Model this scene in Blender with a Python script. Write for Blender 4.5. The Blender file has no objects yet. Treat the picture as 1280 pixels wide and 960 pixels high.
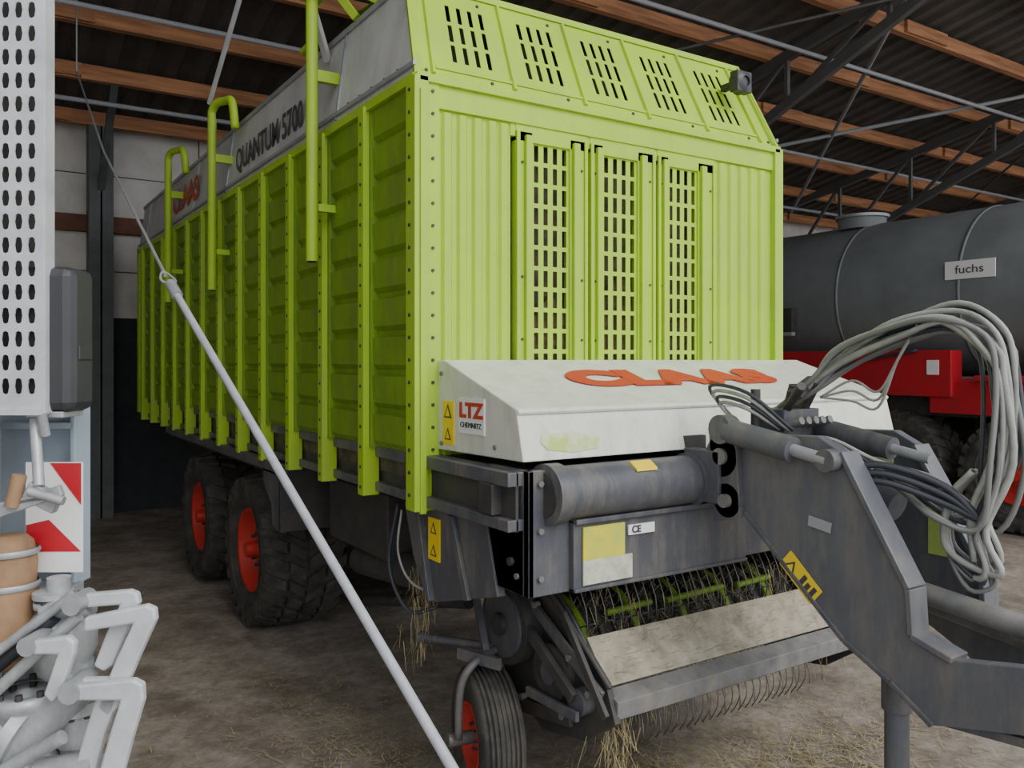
import bpy, bmesh, math, random
from mathutils import Vector, Matrix
random.seed(4)
FL=-0.2   # working floor level (whole scene lifted by +0.2 at the end)
scene=bpy.context.scene
COL=scene.collection

# ------------------------------------------------------------ materials
def mat(name,c,rough=.5,metal=0.,c2=None,nscale=6.,lo=.35,hi=.7,bump=0.,bscale=60.,stretch=None,spec=None,dirt=None):
    m=bpy.data.materials.new(name); m.use_nodes=True
    nt=m.node_tree; b=nt.nodes['Principled BSDF']
    b.inputs['Roughness'].default_value=rough; b.inputs['Metallic'].default_value=metal
    if spec is not None: b.inputs['Specular IOR Level'].default_value=spec
    b.inputs['Base Color'].default_value=(*c,1)
    tc=nt.nodes.new('ShaderNodeTexCoord'); src=tc.outputs['Object']; raw=src
    if stretch:
        mp=nt.nodes.new('ShaderNodeMapping'); mp.inputs['Scale'].default_value=stretch
        nt.links.new(src,mp.inputs['Vector']); src=mp.outputs['Vector']
    if c2 is not None:
        n=nt.nodes.new('ShaderNodeTexNoise'); n.inputs['Scale'].default_value=nscale; n.inputs['Detail'].default_value=8; n.inputs['Roughness'].default_value=.65
        nt.links.new(src,n.inputs['Vector'])
        r=nt.nodes.new('ShaderNodeValToRGB'); r.color_ramp.elements[0].position=lo; r.color_ramp.elements[1].position=hi
        r.color_ramp.elements[0].color=(*c,1); r.color_ramp.elements[1].color=(*c2,1)
        nt.links.new(n.outputs['Fac'],r.inputs['Fac']); out=r.outputs['Color']
        if dirt:
            # fine speckle / streaks of dust: (colour, amount, scale)
            dc,amt,ds=dirt
            mp=nt.nodes.new('ShaderNodeMapping'); mp.inputs['Scale'].default_value=(1,1,.22); nt.links.new(raw,mp.inputs['Vector'])
            n3=nt.nodes.new('ShaderNodeTexNoise'); n3.inputs['Scale'].default_value=ds; n3.inputs['Detail'].default_value=10; n3.inputs['Roughness'].default_value=.75
            nt.links.new(mp.outputs['Vector'],n3.inputs['Vector'])
            r3=nt.nodes.new('ShaderNodeValToRGB'); r3.color_ramp.elements[0].position=.46; r3.color_ramp.elements[1].position=.72
            r3.color_ramp.elements[0].color=(0,0,0,1); r3.color_ramp.elements[1].color=(amt,amt,amt,1)
            nt.links.new(n3.outputs['Fac'],r3.inputs['Fac'])
            x=nt.nodes.new('ShaderNodeMix'); x.data_type='RGBA'; nt.links.new(r3.outputs['Color'],x.inputs[0]); nt.links.new(out,x.inputs[6]); x.inputs[7].default_value=(*dc,1); out=x.outputs[2]
        nt.links.new(out,b.inputs['Base Color'])
    if bump>0:
        n2=nt.nodes.new('ShaderNodeTexNoise'); n2.inputs['Scale'].default_value=bscale; n2.inputs['Detail'].default_value=5
        nt.links.new(src,n2.inputs['Vector'])
        bp=nt.nodes.new('ShaderNodeBump'); bp.inputs['Strength'].default_value=bump; bp.inputs['Distance'].default_value=.01
        nt.links.new(n2.outputs['Fac'],bp.inputs['Height']); nt.links.new(bp.outputs['Normal'],b.inputs['Normal'])
    return m
DU=(.30,.26,.19)
M=dict(
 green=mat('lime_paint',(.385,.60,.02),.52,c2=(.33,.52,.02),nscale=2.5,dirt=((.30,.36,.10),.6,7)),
 green_shade=mat('lime_paint_shaded',(.20,.345,.016),.58,c2=(.14,.255,.014),nscale=3,dirt=((.12,.14,.05),.55,6)),  # same lime paint, with the shading of the wagon side darkened into its colour
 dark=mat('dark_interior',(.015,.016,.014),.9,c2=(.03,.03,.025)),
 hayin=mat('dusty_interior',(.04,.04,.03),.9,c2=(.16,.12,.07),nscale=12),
 haypack=mat('hay_pack',(.07,.055,.03),.95,c2=(.26,.19,.10),nscale=22,bump=.6),
 cream=mat('cream_hood_paint',(.70,.72,.64),.4,c2=(.58,.60,.52),nscale=2.2,lo=.45,hi=.8,dirt=((.40,.40,.29),.65,8)),
 silver=mat('silver_panel',(.56,.57,.56),.5,c2=(.42,.42,.42),nscale=2,dirt=((.27,.27,.25),.5,6)),
 grey=mat('anthracite_paint',(.07,.075,.09),.45,c2=(.11,.11,.12),nscale=5,lo=.4,hi=.8,dirt=(DU,.5,9)),
 grey_l=mat('grey_drawbar_paint',(.092,.098,.118),.45,c2=(.135,.138,.147),nscale=4,lo=.4,hi=.8,dirt=(DU,.42,8)),
 greyd=mat('dark_grey_metal',(.03,.032,.037),.6,c2=(.07,.062,.052),nscale=8),
 dust=mat('dusty_plate',(.37,.33,.25),.85,c2=(.19,.17,.13),nscale=9,bump=.4,dirt=((.50,.46,.36),.6,20)),
 bar=mat('worn_grey_bar',(.20,.20,.20),.5,c2=(.11,.11,.11),nscale=10,dirt=(DU,.5,12)),
 steel=mat('galvanised_steel',(.38,.40,.42),.45,.3,c2=(.27,.28,.30),nscale=14),
 steel_w=mat('pale_galvanised',(.60,.62,.64),.45,.15,c2=(.42,.44,.46),nscale=9),
 galv=mat('dull_galvanised',(.50,.52,.54),.42,.35,c2=(.30,.32,.34),nscale=11,dirt=((.20,.19,.17),.5,16)),
 polem=mat('pale_pole_paint',(.46,.48,.52),.4,.1,c2=(.36,.38,.41),nscale=20),
 tine=mat('tine_steel',(.19,.185,.17),.5,.6),
 rubber=mat('tyre_rubber',(.03,.029,.027),.85,c2=(.10,.09,.075),nscale=7,lo=.38,hi=.72,bump=.3),
 red=mat('red_rim_paint',(.58,.03,.02),.45,c2=(.42,.035,.025),nscale=6),
 redf=mat('red_frame_paint',(.50,.012,.025),.4,c2=(.38,.02,.03),nscale=3),
 redt=mat('red_lettering',(.52,.035,.02),.5,c2=(.44,.06,.035),nscale=14),
 darkt=mat('dark_lettering',(.06,.06,.065),.5),
 yellow=mat('yellow_sticker',(.85,.62,.02),.5),
 ystain=mat('worn_yellow_sticker',(.70,.60,.03),.6,c2=(.42,.50,.10),nscale=12),
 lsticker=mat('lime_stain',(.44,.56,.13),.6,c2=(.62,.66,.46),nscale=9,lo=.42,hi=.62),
 white=mat('white_sticker',(.8,.8,.8),.5),
 wstain=mat('worn_white_sticker',(.62,.63,.55),.6,c2=(.36,.37,.27),nscale=18),
 black=mat('black_plastic',(.032,.033,.038),.45,c2=(.042,.042,.047)),
 hose_l=mat('pale_hose',(.36,.365,.34),.55,c2=(.24,.245,.23),nscale=12), hose_g=mat('grey_hose',(.18,.185,.18),.55), hose_d=mat('dark_hose',(.035,.04,.05),.45),
 tank=mat('tank_grey',(.20,.22,.23),.5,c2=(.15,.165,.175),nscale=2),
 rust=mat('ochre_rubber',(.36,.22,.12),.7,c2=(.20,.11,.055),nscale=8),
 bluegrey=mat('bluegrey_panel',(.34,.41,.48),.5,c2=(.27,.32,.38),nscale=3),
 wood=mat('purlin_wood',(.60,.28,.13),.75,c2=(.22,.095,.045),nscale=2.2,stretch=(.5,6,6)),
 roof=mat('roof_sheet',(.105,.094,.083),.8,c2=(.065,.059,.053),nscale=2),
 truss=mat('truss_steel',(.075,.078,.08),.6,c2=(.11,.105,.10),nscale=3),
 conduit=mat('grey_conduit',(.30,.31,.33),.5),
 wall=mat('cream_wall',(.72,.69,.65),.85,c2=(.54,.52,.49),nscale=2.2,bump=.2),
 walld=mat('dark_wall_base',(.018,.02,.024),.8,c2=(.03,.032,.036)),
 girt=mat('brown_girt',(.18,.075,.045),.8,c2=(.10,.045,.03)),
 colm=mat('column_paint',(.10,.115,.11),.6,c2=(.07,.08,.08)),
 straw=mat('straw',(.50,.41,.22),.85,c2=(.24,.20,.09),nscale=9),
)
# floor material: stained concrete
def floor_mat():
    m=bpy.data.materials.new('stained_concrete'); m.use_nodes=True; nt=m.node_tree; b=nt.nodes['Principled BSDF']
    b.inputs['Roughness'].default_value=.8
    tc=nt.nodes.new('ShaderNodeTexCoord')
    def noise(s,d=8):
        n=nt.nodes.new('ShaderNodeTexNoise'); n.inputs['Scale'].default_value=s; n.inputs['Detail'].default_value=d; n.inputs['Roughness'].default_value=.7
        nt.links.new(tc.outputs['Object'],n.inputs['Vector']); return n
    def ramp(n,a,b_,ca,cb):
        r=nt.nodes.new('ShaderNodeValToRGB'); e=r.color_ramp.elements; e[0].position=a; e[1].position=b_; e[0].color=(*ca,1); e[1].color=(*cb,1)
        nt.links.new(n.outputs['Fac'],r.inputs['Fac']); return r
    r1=ramp(noise(.8),.35,.68,(.245,.215,.185),(.38,.34,.30))
    r2=ramp(noise(3.2,12),.36,.62,(.60,.57,.53),(1.05,1.04,1.03))
    r4=ramp(noise(14,10),.40,.60,(.78,.76,.72),(1.03,1.03,1.03))
    r3=ramp(noise(60,4),.3,.7,(.82,.82,.82),(1.10,1.10,1.08))
    def mul(a,b_):
        x=nt.nodes.new('ShaderNodeMix'); x.data_type='RGBA'; x.blend_type='MULTIPLY'; x.inputs[0].default_value=1
        nt.links.new(a,x.inputs[6]); nt.links.new(b_,x.inputs[7]); return x.outputs[2]
    o=mul(mul(mul(r1.outputs[0],r2.outputs[0]),r3.outputs[0]),r4.outputs[0]); nt.links.new(o,b.inputs['Base Color'])
    bp=nt.nodes.new('ShaderNodeBump'); bp.inputs['Strength'].default_value=.25; bp.inputs['Distance'].default_value=.01
    nt.links.new(noise(30).outputs['Fac'],bp.inputs['Height']); nt.links.new(bp.outputs['Normal'],b.inputs['Normal'])
    return m
M['floor']=floor_mat()

# ------------------------------------------------------------ builders
def empty(name,loc=(0,0,0),rz=0):
    e=bpy.data.objects.new(name,None); e.location=loc; e.rotation_euler=(0,0,rz); COL.objects.link(e); return e
class B:
    def __init__(s,name,parent=None,loc=(0,0,0),rot=(0,0,0)):
        s.bm=bmesh.new(); s.name=name; s.parent=parent; s.mats=[]; s.loc=loc; s.rot=rot
    def mi(s,m):
        if m not in s.mats: s.mats.append(m)
        return s.mats.index(m)
    def face(s,vs,m,smooth=False):
        try: f=s.bm.faces.new([s.bm.verts.new(v) if not isinstance(v,bmesh.types.BMVert) else v for v in vs])
        except ValueError: return
        f.material_index=s.mi(m); f.smooth=smooth; return f
    def box(s,x0,x1,y0,y1,z0,z1,m):
        v=[s.bm.verts.new((x,y,z)) for x in(x0,x1) for y in(y0,y1) for z in(z0,z1)]
        for q in((0,1,3,2),(4,6,7,5),(0,4,5,1),(2,3,7,6),(0,2,6,4),(1,5,7,3)): s.face([v[i] for i in q],m)
    def beam(s,p0,p1,w,h,m,up=(0,0,1)):
        p0=Vector(p0);p1=Vector(p1);d=(p1-p0).normalized();u=Vector(up)
        a=d.cross(u)
        if a.length<1e-4: a=d.cross(Vector((1,0,0)))
        a.normalize();c=a.cross(d)
        v=[s.bm.verts.new(p+a*i*w/2+c*j*h/2) for p in(p0,p1) for i in(-1,1) for j in(-1,1)]
        for q in((0,1,3,2),(4,6,7,5),(0,4,5,1),(2,3,7,6),(0,2,6,4),(1,5,7,3)): s.face([v[i] for i in q],m)
    def cyl(s,p0,p1,r,m,n=24,r2=None,cap=True):
        p0=Vector(p0);p1=Vector(p1);d=(p1-p0).normalized();r2=r if r2 is None else r2
        a=d.cross(Vector((0,0,1)))
        if a.length<1e-3:a=d.cross(Vector((1,0,0)))
        a.normalize();c=a.cross(d)
        A=[];C=[]
        for i in range(n):
            t=2*math.pi*i/n;o=a*math.cos(t)+c*math.sin(t)
            A.append(s.bm.verts.new(p0+o*r));C.append(s.bm.verts.new(p1+o*r2))
        for i in range(n): s.face([A[i],A[(i+1)%n],C[(i+1)%n],C[i]],m,True)
        if cap: s.face([v.co.copy() for v in A[::-1]],m); s.face([v.co.copy() for v in C],m)
    def prism(s,pts,axis,a,b,m):
        def P(p,t):
            return (t,p[0],p[1]) if axis=='X' else ((p[0],t,p[1]) if axis=='Y' else (p[0],p[1],t))
        A=[s.bm.verts.new(P(p,a)) for p in pts];C=[s.bm.verts.new(P(p,b)) for p in pts];n=len(pts)
        s.face(A,m);s.face(C[::-1],m)
        for i in range(n): s.face([A[i],C[i],C[(i+1)%n],A[(i+1)%n]],m)
    def lathe(s,prof,c,m,n=48,axis='X',closed=False):
        rings=[]
        for (x,r) in prof:
            ring=[]
            for i in range(n):
                t=2*math.pi*i/n
                if axis=='X': p=(c[0]+x,c[1]+r*math.cos(t),c[2]+r*math.sin(t))
                elif axis=='Y': p=(c[0]+r*math.cos(t),c[1]+x,c[2]+r*math.sin(t))
                else: p=(c[0]+r*math.cos(t),c[1]+r*math.sin(t),c[2]+x)
                ring.append(s.bm.verts.new(p))
            rings.append(ring)
        K=len(rings)
        for k in range(K if closed else K-1):
            R=rings[k];S=rings[(k+1)%K]
            for i in range(n): s.face([R[i],R[(i+1)%n],S[(i+1)%n],S[i]],m,True)
    def sweep(s,pts,r,m,n=8,flat=1.0,sub=6):
        P=[Vector(p) for p in pts]; Q=[]
        if sub>1 and len(P)>2:
            E=[P[0]*2-P[1]]+P+[P[-1]*2-P[-2]]
            for i in range(1,len(E)-2):
                for k in range(sub):
                    t=k/sub;a,b,c,d=E[i-1],E[i],E[i+1],E[i+2]
                    Q.append(.5*((2*b)+(c-a)*t+(2*a-5*b+4*c-d)*t*t+(3*b-a-3*c+d)*t**3))
            Q.append(P[-1])
        else: Q=P
        prev=None;ref=None
        for i,q in enumerate(Q):
            d=(Q[min(i+1,len(Q)-1)]-Q[max(i-1,0)]).normalized()
            if ref is None:
                ref=d.cross(Vector((0,0,1)))
                if ref.length<.05: ref=d.cross(Vector((1,0,0)))
            ref=(ref-d*ref.dot(d)).normalized(); c=d.cross(ref)
            ring=[s.bm.verts.new(q+ref*math.cos(2*math.pi*k/n)*r+c*math.sin(2*math.pi*k/n)*r*flat) for k in range(n)]
            if prev:
                for k in range(n): s.face([prev[k],prev[(k+1)%n],ring[(k+1)%n],ring[k]],m,True)
            else: s.face(ring[::-1],m)
            prev=ring
        s.face(prev,m)
    def holed(s,O,U,V,nu,nv,cu,cv,ru,rv,m,q=.72,w=.82):
        O=Vector(O);U=Vector(U);V=Vector(V)
        for i in range(nu):
            for j in range(nv):
                c=O+U*(i+.5)*cu+V*(j+.5)*cv
                a,b=cu/2,cv/2
                out=[(a,0),(a,b),(0,b),(-a,b),(-a,0),(-a,-b),(0,-b),(a,-b)]
                inn=[(ru,0),(ru*q,rv*w),(0,rv),(-ru*q,rv*w),(-ru,0),(-ru*q,-rv*w),(0,-rv),(ru*q,-rv*w)]
                vo=[s.bm.verts.new(c+U*x+V*y) for x,y in out];vi=[s.bm.verts.new(c+U*x+V*y) for x,y in inn]
                for k in range(8): s.face([vo[k],vo[(k+1)%8],vi[(k+1)%8],vi[k]],m)
    def done(s,bevel=0,solid=0,fixn=True):
        if fixn: bmesh.ops.recalc_face_normals(s.bm,faces=s.bm.faces[:])
        me=bpy.data.meshes.new(s.name); s.bm.to_mesh(me); s.bm.free()
        for m in s.mats: me.materials.append(M[m])
        o=bpy.data.objects.new(s.name,me); COL.objects.link(o)
        o.location=s.loc; o.rotation_euler=s.rot
        if s.parent: o.parent=s.parent
        if solid:
            md=o.modifiers.new('t','SOLIDIFY'); md.thickness=solid; md.offset=0
        if bevel:
            md=o.modifiers.new('b','BEVEL'); md.width=bevel; md.segments=2; md.limit_method='ANGLE'; md.angle_limit=.7
        return o
def text(name,body,loc,rot,size,m,parent,sx=1.,bold=0.0,spacing=1.):
    c=bpy.data.curves.new(name,'FONT'); c.body=body; c.size=size; c.extrude=.0015; c.offset=bold; c.align_x='CENTER'; c.align_y='CENTER'; c.space_character=spacing
    c.materials.append(M[m]); o=bpy.data.objects.new(name,c); COL.objects.link(o); o.location=loc; o.rotation_euler=rot; o.scale=(sx,1,1); o.parent=parent; return o
R=math.radians
SIDE=(R(90),0,R(-90)); FRONT=(R(90),0,0)

def wheel(name,parent,c,r,w,rimr,rimmat='red',rz=0,tread='block',face=-1):
    b=B(name,parent,loc=c,rot=(0,0,rz))
    h=w/2; s=r-rimr
    lug=.0 if tread=='rib' else .022
    prof=[(-h*.80,rimr),(-h*.93,rimr+s*.2),(-h,rimr+s*.5),(-h*.97,rimr+s*.75),(-h*.86,rimr+s*.90),(-h*.6,r-.012-lug),(0,r-.004-lug),(h*.6,r-.012-lug),(h*.86,rimr+s*.90),(h*.97,rimr+s*.75),(h,rimr+s*.5),(h*.93,rimr+s*.2),(h*.80,rimr)]
    b.lathe(prof,(0,0,0),'rubber',n=56)
    b.lathe([(face*(h*.955),rimr+s*.30),(face*(h*1.0),rimr+s*.33),(face*(h*.985),rimr+s*.37)],(0,0,0),'rubber',n=56)
    if tread=='block':
        N=26
        for i in range(N):
            for k,(xa,xb) in enumerate(((-1.0,-.5),(-.42,-.04),(.04,.42),(.5,1.0))):
                t=2*math.pi*(i+(.5 if k%2 else 0))/N
                x0,x1=xa*h,xb*h
                ln=2*math.pi*r/N*.56
                d=Vector((0,math.cos(t),math.sin(t)));tg=Vector((0,-math.sin(t),math.cos(t)))
                sk=.035*(1 if k<2 else -1)
                vs=[]
                for x,off in((x0,-sk),(x1,sk)):
                    outer=abs(x)>.9*h
                    for rad in((r-.10,r-.035) if outer else (r-.05,r-.003)):
                        for e in(-.5,.5):
                            vs.append(b.bm.verts.new(Vector((x,0,0))+d*rad+tg*(e*ln+off)))
                for q in((0,1,3,2),(4,6,7,5),(0,4,5,1),(2,3,7,6),(0,2,6,4),(1,5,7,3)): b.face([vs[j] for j in q],'rubber')
    elif tread=='rib':
        for k in range(-3,4): b.lathe([(k*h*.22-.006,r-.006),(k*h*.22-.004,r+.004),(k*h*.22+.004,r+.004),(k*h*.22+.006,r-.006)],(0,0,0),'rubber',n=48)
    f=face
    rim=[(f*h*.82,rimr*1.02),(f*h*.88,rimr*.99),(f*h*.84,rimr*.93),(f*h*.45,rimr*.86),(f*h*.38,rimr*.70),(f*h*.55,rimr*.46),(f*h*.62,rimr*.30),(f*h*.62,.001)]
    b.lathe(rim,(0,0,0),rimmat,n=48)
    b.lathe([(-f*h*.8,rimr*1.0),(-f*h*.3,rimr*.9),(-f*h*.3,.001)],(0,0,0),rimmat,n=40)
    hub=rimr*.22
    b.cyl((f*h*.4,0,0),(f*h*.95,0,0),hub,rimmat,20,r2=hub*.8)
    for i in range(8):
        t=2*math.pi*i/8; p=(rimr*.38*math.cos(t),rimr*.38*math.sin(t))
        b.cyl((f*h*.5,p[0],p[1]),(f*h*.72,p[0],p[1]),rimr*.045,'greyd',6)
    return b.done()

# ============================================================ BUILDING
XL,XR,YB,YF=-5.5,19.,8.7,-14.
b=B('floor'); b.box(-9,26,YF,YB+.2,FL-.15,FL,'floor'); FLOOR=b.done()
b=B('wall_back')
b.box(XL,XR,YB,YB+.15,2.35,5.2,'wall'); b.box(XL,XR,YB-.02,YB+.15,FL,2.35,'walld')
b.box(XL,XR,YB-.12,YB,3.45,3.66,'girt')
for x in range(-5,19,2): b.box(x+.0,x+.012,YB-.006,YB,2.35,5.1,'walld')
for z in (2.95,4.2): b.box(XL,XR,YB-.005,YB,z,z+.012,'walld')
b.done()
b=B('wall_left'); b.box(XL-.15,XL,-4,YB+.15,FL,7,'wall'); b.done()
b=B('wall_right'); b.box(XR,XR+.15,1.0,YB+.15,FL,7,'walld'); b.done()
rf=lambda y:6.62-.2*y
b=B('ceiling')
x=XL-.3
while x<XR+.3:
    for (xa,za,xb,zb) in((x,0,x+.12,0),(x+.12,0,x+.16,.05),(x+.16,.05,x+.28,.05),(x+.28,.05,x+.32,0)):
        b.face([(xa,-2,rf(-2)+za),(xb,-2,rf(-2)+zb),(xb,YB+.3,rf(YB+.3)+zb),(xa,YB+.3,rf(YB+.3)+za)],'roof')
    x+=.32
b.box(XL,XR,-2.05,-2,rf(-2)-.1,rf(-2)+.2,'roof')
b.done()
b=B('roof_purlins')
y=8.35
while y>-2:
    b.box(XL,XR,y-.045,y+.045,rf(y)-.20,rf(y)-.03,'wood')
    for x in(-1.5,3.2,8.1,12.9): b.box(x,x+.9,y-.09,y-.045,rf(y)-.19,rf(y)-.04,'wood')
    y-=1.12
b.done()
for X in(-3.,2.,7.,12.,17.):
    b=B('roof_truss')
    b.beam((X,-1.95,rf(-2)-.27),(X,8.6,rf(8.6)-.27),.09,.13,'truss')
    lo=lambda y:6.15-.40*(y-.8)
    b.beam((X,.8,lo(.8)),(X,8.3,lo(8.3)),.08,.12,'truss')
    pts=[2.2,3.6,5.,6.4,7.8]
    for i,yy in enumerate(pts):
        b.beam((X,yy,lo(yy)),(X,yy,rf(yy)-.27),.05,.05,'truss')
        if i<4: b.beam((X,yy,rf(yy)-.27),(X,pts[i+1],lo(pts[i+1])),.04,.05,'truss')
    b.box(X-.1,X+.1,8.3,8.62,FL,rf(8.6)-.2,'truss')
    b.done()
b=B('steel_column'); b.box(-.40,-.12,8.38,8.58,FL,4.75,'colm'); b.box(-.40,-.12,8.30,8.32,FL,4.75,'colm'); b.box(-.27,-.25,8.3,8.5,FL,4.75,'colm')
b.beam((-.26,8.4,3.9),(-.26,7.2,4.95),.08,.08,'colm'); b.done()
b=B('roof_conduits')
for y,dz in((5.4,.42),(7.1,.5),(3.2,.45)):
    b.cyl((XL,y,rf(y)-dz),(XR,y,rf(y)-dz),.028,'conduit',8)
b.cyl((2,7.5,rf(7.5)-.4),(7,2,rf(2)-.4),.02,'truss',8); b.cyl((7,2.0,rf(2)-.4),(12,7.5,rf(7.5)-.4),.03,'conduit',8)
b.cyl((7,7.5,rf(7.5)-.4),(12,2,rf(2)-.4),.03,'conduit',8); b.cyl((12,2.0,rf(2)-.4),(17,7.5,rf(7.5)-.4),.02,'truss',8)
b.done()

# ============================================================ FORAGE WAGON
W=empty('forage_wagon')
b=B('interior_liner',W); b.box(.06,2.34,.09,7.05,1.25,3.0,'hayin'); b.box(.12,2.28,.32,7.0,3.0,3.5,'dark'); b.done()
b=B('hay_residue',W)
for (c,e,zt) in((.625,.845,2.12),(1.065,1.29,2.25),(1.52,1.735,2.08)):
    b.prism([(c,1.45),(e,1.45),(e,zt-.08),(c+(e-c)*.6,zt),(c+(e-c)*.3,zt-.06),(c,zt-.14)],'Y',.035,.085,'haypack')
b.done()
LEN=7.15
for side in(0,1):
    b=B('side_wall_'+('l','r')[side],W)
    sx=(lambda x:x) if side==0 else (lambda x:2.4-x)
    nr=9; z0=1.36; z1=3.04; p=(z1-z0)/nr; prof=[]
    for i in range(nr):
        z=z0+i*p
        prof+= [(.036,z),(.034,z+.02),(.010,z+.045),(.004,z+p-.012),(.036,z+p-.004)]
    prof.append((.036,z1))
    for i in range(len(prof)-1):
        (xa,za),(xb,zb)=prof[i],prof[i+1]
        b.face([(sx(xa),.02,za),(sx(xa),LEN,za),(sx(xb),LEN,zb),(sx(xb),.02,zb)],'green_shade')
    for k in range(1,13):
        y=.57*k-.02
        b.box(min(sx(-.035),sx(.05)),max(sx(-.035),sx(.05)),y-.032,y+.032,1.13,3.05,'green')
        b.box(min(sx(-.004),sx(.05)),max(sx(-.004),sx(.05)),y-.055,y+.055,1.37,3.03,'green_shade')
        if side==0:
            for j in range(19): b.cyl((-.038,y,1.17+j*.1),(-.034,y,1.17+j*.1),.009,'greyd',6)
    b.box(min(sx(-.02),sx(.05)),max(sx(-.02),sx(.05)),0,LEN,3.03,3.075,'green')
    b.box(min(sx(-.02),sx(.06)),max(sx(-.02),sx(.06)),LEN-.08,LEN+.03,1.2,3.1,'green')
    b.done()
b=B('corner_posts',W)
for x0 in(-.025,2.355):
    b.box(x0,x0+.07,-.03,.06,1.13 if x0<0 else 1.3,3.06,'green')
b.box(.0,.105,-.018,.05,1.13,3.05,'green')
for j in range(19):
    z=1.2+j*.1
    b.cyl((.07,-.018,z),(.07,-.024,z),.008,'greyd',6); b.cyl((-.025,.02,z),(-.03,.02,z),.009,'greyd',6)
b.box(-.0,.03,-.04,-.018,1.12,3.0,'green')
b.done(.003)
b=B('front_wall',W)
b.box(.0,2.4,-.012,.05,2.93,3.06,'green')
b.box(.0,2.4,-.03,.0,3.035,3.065,'green')
b.box(.495,1.895,.0,.05,2.87,2.935,'green')
b.box(.1,.5,.006,.05,1.3,2.94,'green')
for x in(.125,.205,.285,.365,.43): b.prism([(x,.006),(x+.012,-.008),(x+.045,-.008),(x+.057,.006)],'Z',1.3,2.92,'green')
b.box(1.885,2.36,.006,.05,1.3,2.94,'green')
for x in(1.90,1.985,2.07,2.155,2.24): b.prism([(x,.006),(x+.012,-.008),(x+.05,-.008),(x+.062,.006)],'Z',1.3,2.92,'green')
for (a,c,e,f) in((.525,.622,.848,.955),(.975,1.06,1.296,1.415),(1.435,1.516,1.74,1.87)):
    b.box(a,c,-.004,.05,1.3,2.9,'green'); b.box(e,f,-.004,.05,1.3,2.9,'green'); b.box(a,f,-.004,.05,2.85,2.94,'green')
    b.box(c-.05,c-.012,-.026,-.004,1.3,2.88,'green'); b.box(e+.012,e+.05,-.026,-.004,1.3,2.88,'green')
    b.box(a,a+.02,-.014,-.004,1.3,2.9,'green'); b.box(f-.02,f,-.014,-.004,1.3,2.9,'green')
    for z in(2.2,2.75,1.9): b.cyl((a+.035,-.004,z),(a+.035,-.009,z),.007,'greyd',6); b.cyl((f-.035,-.004,z),(f-.035,-.009,z),.007,'greyd',6)
b.done(.003)
b=B('door_gaps',W)
for x in(.5,.955,1.415,1.87): b.box(x,x+.02,.03,.06,1.3,2.93,'dark')
b.done()
b=B('perforated_strips',W)
for (c,e) in((.622,.848),(1.06,1.296),(1.516,1.74)):
    wd=e-c
    b.holed((c,.01,1.64),(1,0,0),(0,0,1),4,12,wd/4,1.215/12,wd/4*.235,1.215/24*.80,'green',q=1.0,w=.97)
b.done(solid=.004)
b=B('upper_hood',W)
p0=Vector((0,0,3.06)); p1=Vector((0,.25,3.60)); V=(p1-p0).normalized(); L=(p1-p0).length
def hp(x,v,off=0):
    n=Vector((0,-V.z,V.y)); q=p0+V*v+n*off; return (x+(.07*(1-x/1.2))*(v/L),q.y,q.z)
cents=(.31,.74,1.17,1.61,2.05)
edges=[0]+[c+s*.13 for c in cents for s in(-1,1)]+[2.4]
v0,v1=.12,.50
for i in range(0,len(edges)-1):
    a,c=edges[i],edges[i+1]
    if i%2==0: b.face([hp(a,0),hp(c,0),hp(c,L),hp(a,L)],'green')
    else:
        b.face([hp(a,0),hp(c,0),hp(c,v0),hp(a,v0)],'green'); b.face([hp(a,v1),hp(c,v1),hp(c,L),hp(a,L)],'green')
        for ii in range(4):
            for jj in range(3):
                cu=(c-a)/4;cv=(v1-v0)/3;cx=a+(ii+.5)*cu;cy=v0+(jj+.5)*cv
                hu,hv=cu/2,cv/2;ru,rv=.012,hv*.84
                out=[(hu,0),(hu,hv),(0,hv),(-hu,hv),(-hu,0),(-hu,-hv),(0,-hv),(hu,-hv)]
                inn=[(ru,0),(ru,rv*.97),(0,rv),(-ru,rv*.97),(-ru,0),(-ru,-rv*.97),(0,-rv),(ru,-rv*.97)]
                for k in range(8):
                    k2=(k+1)%8
                    b.face([hp(cx+out[k][0],cy+out[k][1]),hp(cx+out[k2][0],cy+out[k2][1]),hp(cx+inn[k2][0],cy+inn[k2][1]),hp(cx+inn[k][0],cy+inn[k][1])],'green')
b.done(solid=.004)
b=B('upper_hood_frame',W)
for x in(.02,.085,.525,.955,1.39,1.83,2.27,2.38):
    w=.012
    vs=[hp(x-w,.03,0),hp(x+w,.03,0),hp(x+w,L-.03,0),hp(x-w,L-.03,0)]; vt=[hp(x-w*.6,.03,.018),hp(x+w*.6,.03,.018),hp(x+w*.6,L-.03,.018),hp(x-w*.6,L-.03,.018)]
    b.face(vt,'green')
    for k in range(4): b.face([vs[k],vs[(k+1)%4],vt[(k+1)%4],vt[k]],'green')
b.beam(hp(0,L),hp(2.4,L),.04,.03,'green'); b.beam(hp(-.01,0,.01),hp(2.41,0,.01),.03,.02,'green')
b.beam(hp(.1,.075,.004),hp(2.3,.075,.004),.015,.012,'green')
b.beam(hp(0.005,0,.005),hp(0.005,L,.005),.035,.03,'green');b.beam(hp(2.395,0,.005),hp(2.395,L,.005),.035,.03,'green')
for x in(.05,.4,.85,1.28,1.72,2.18,2.35):
    for v in(.045,L-.06): b.cyl(hp(x,v,0),hp(x,v,.008),.009,'greyd',6)
b.face([(0.0,0,3.06),(.07,.25,3.6),(.07,.5,3.6),(0,.5,3.06)],'silver'); b.face([(2.4,0,3.06),(2.33,.25,3.6),(2.33,.5,3.6),(2.4,.5,3.06)],'green')
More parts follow.
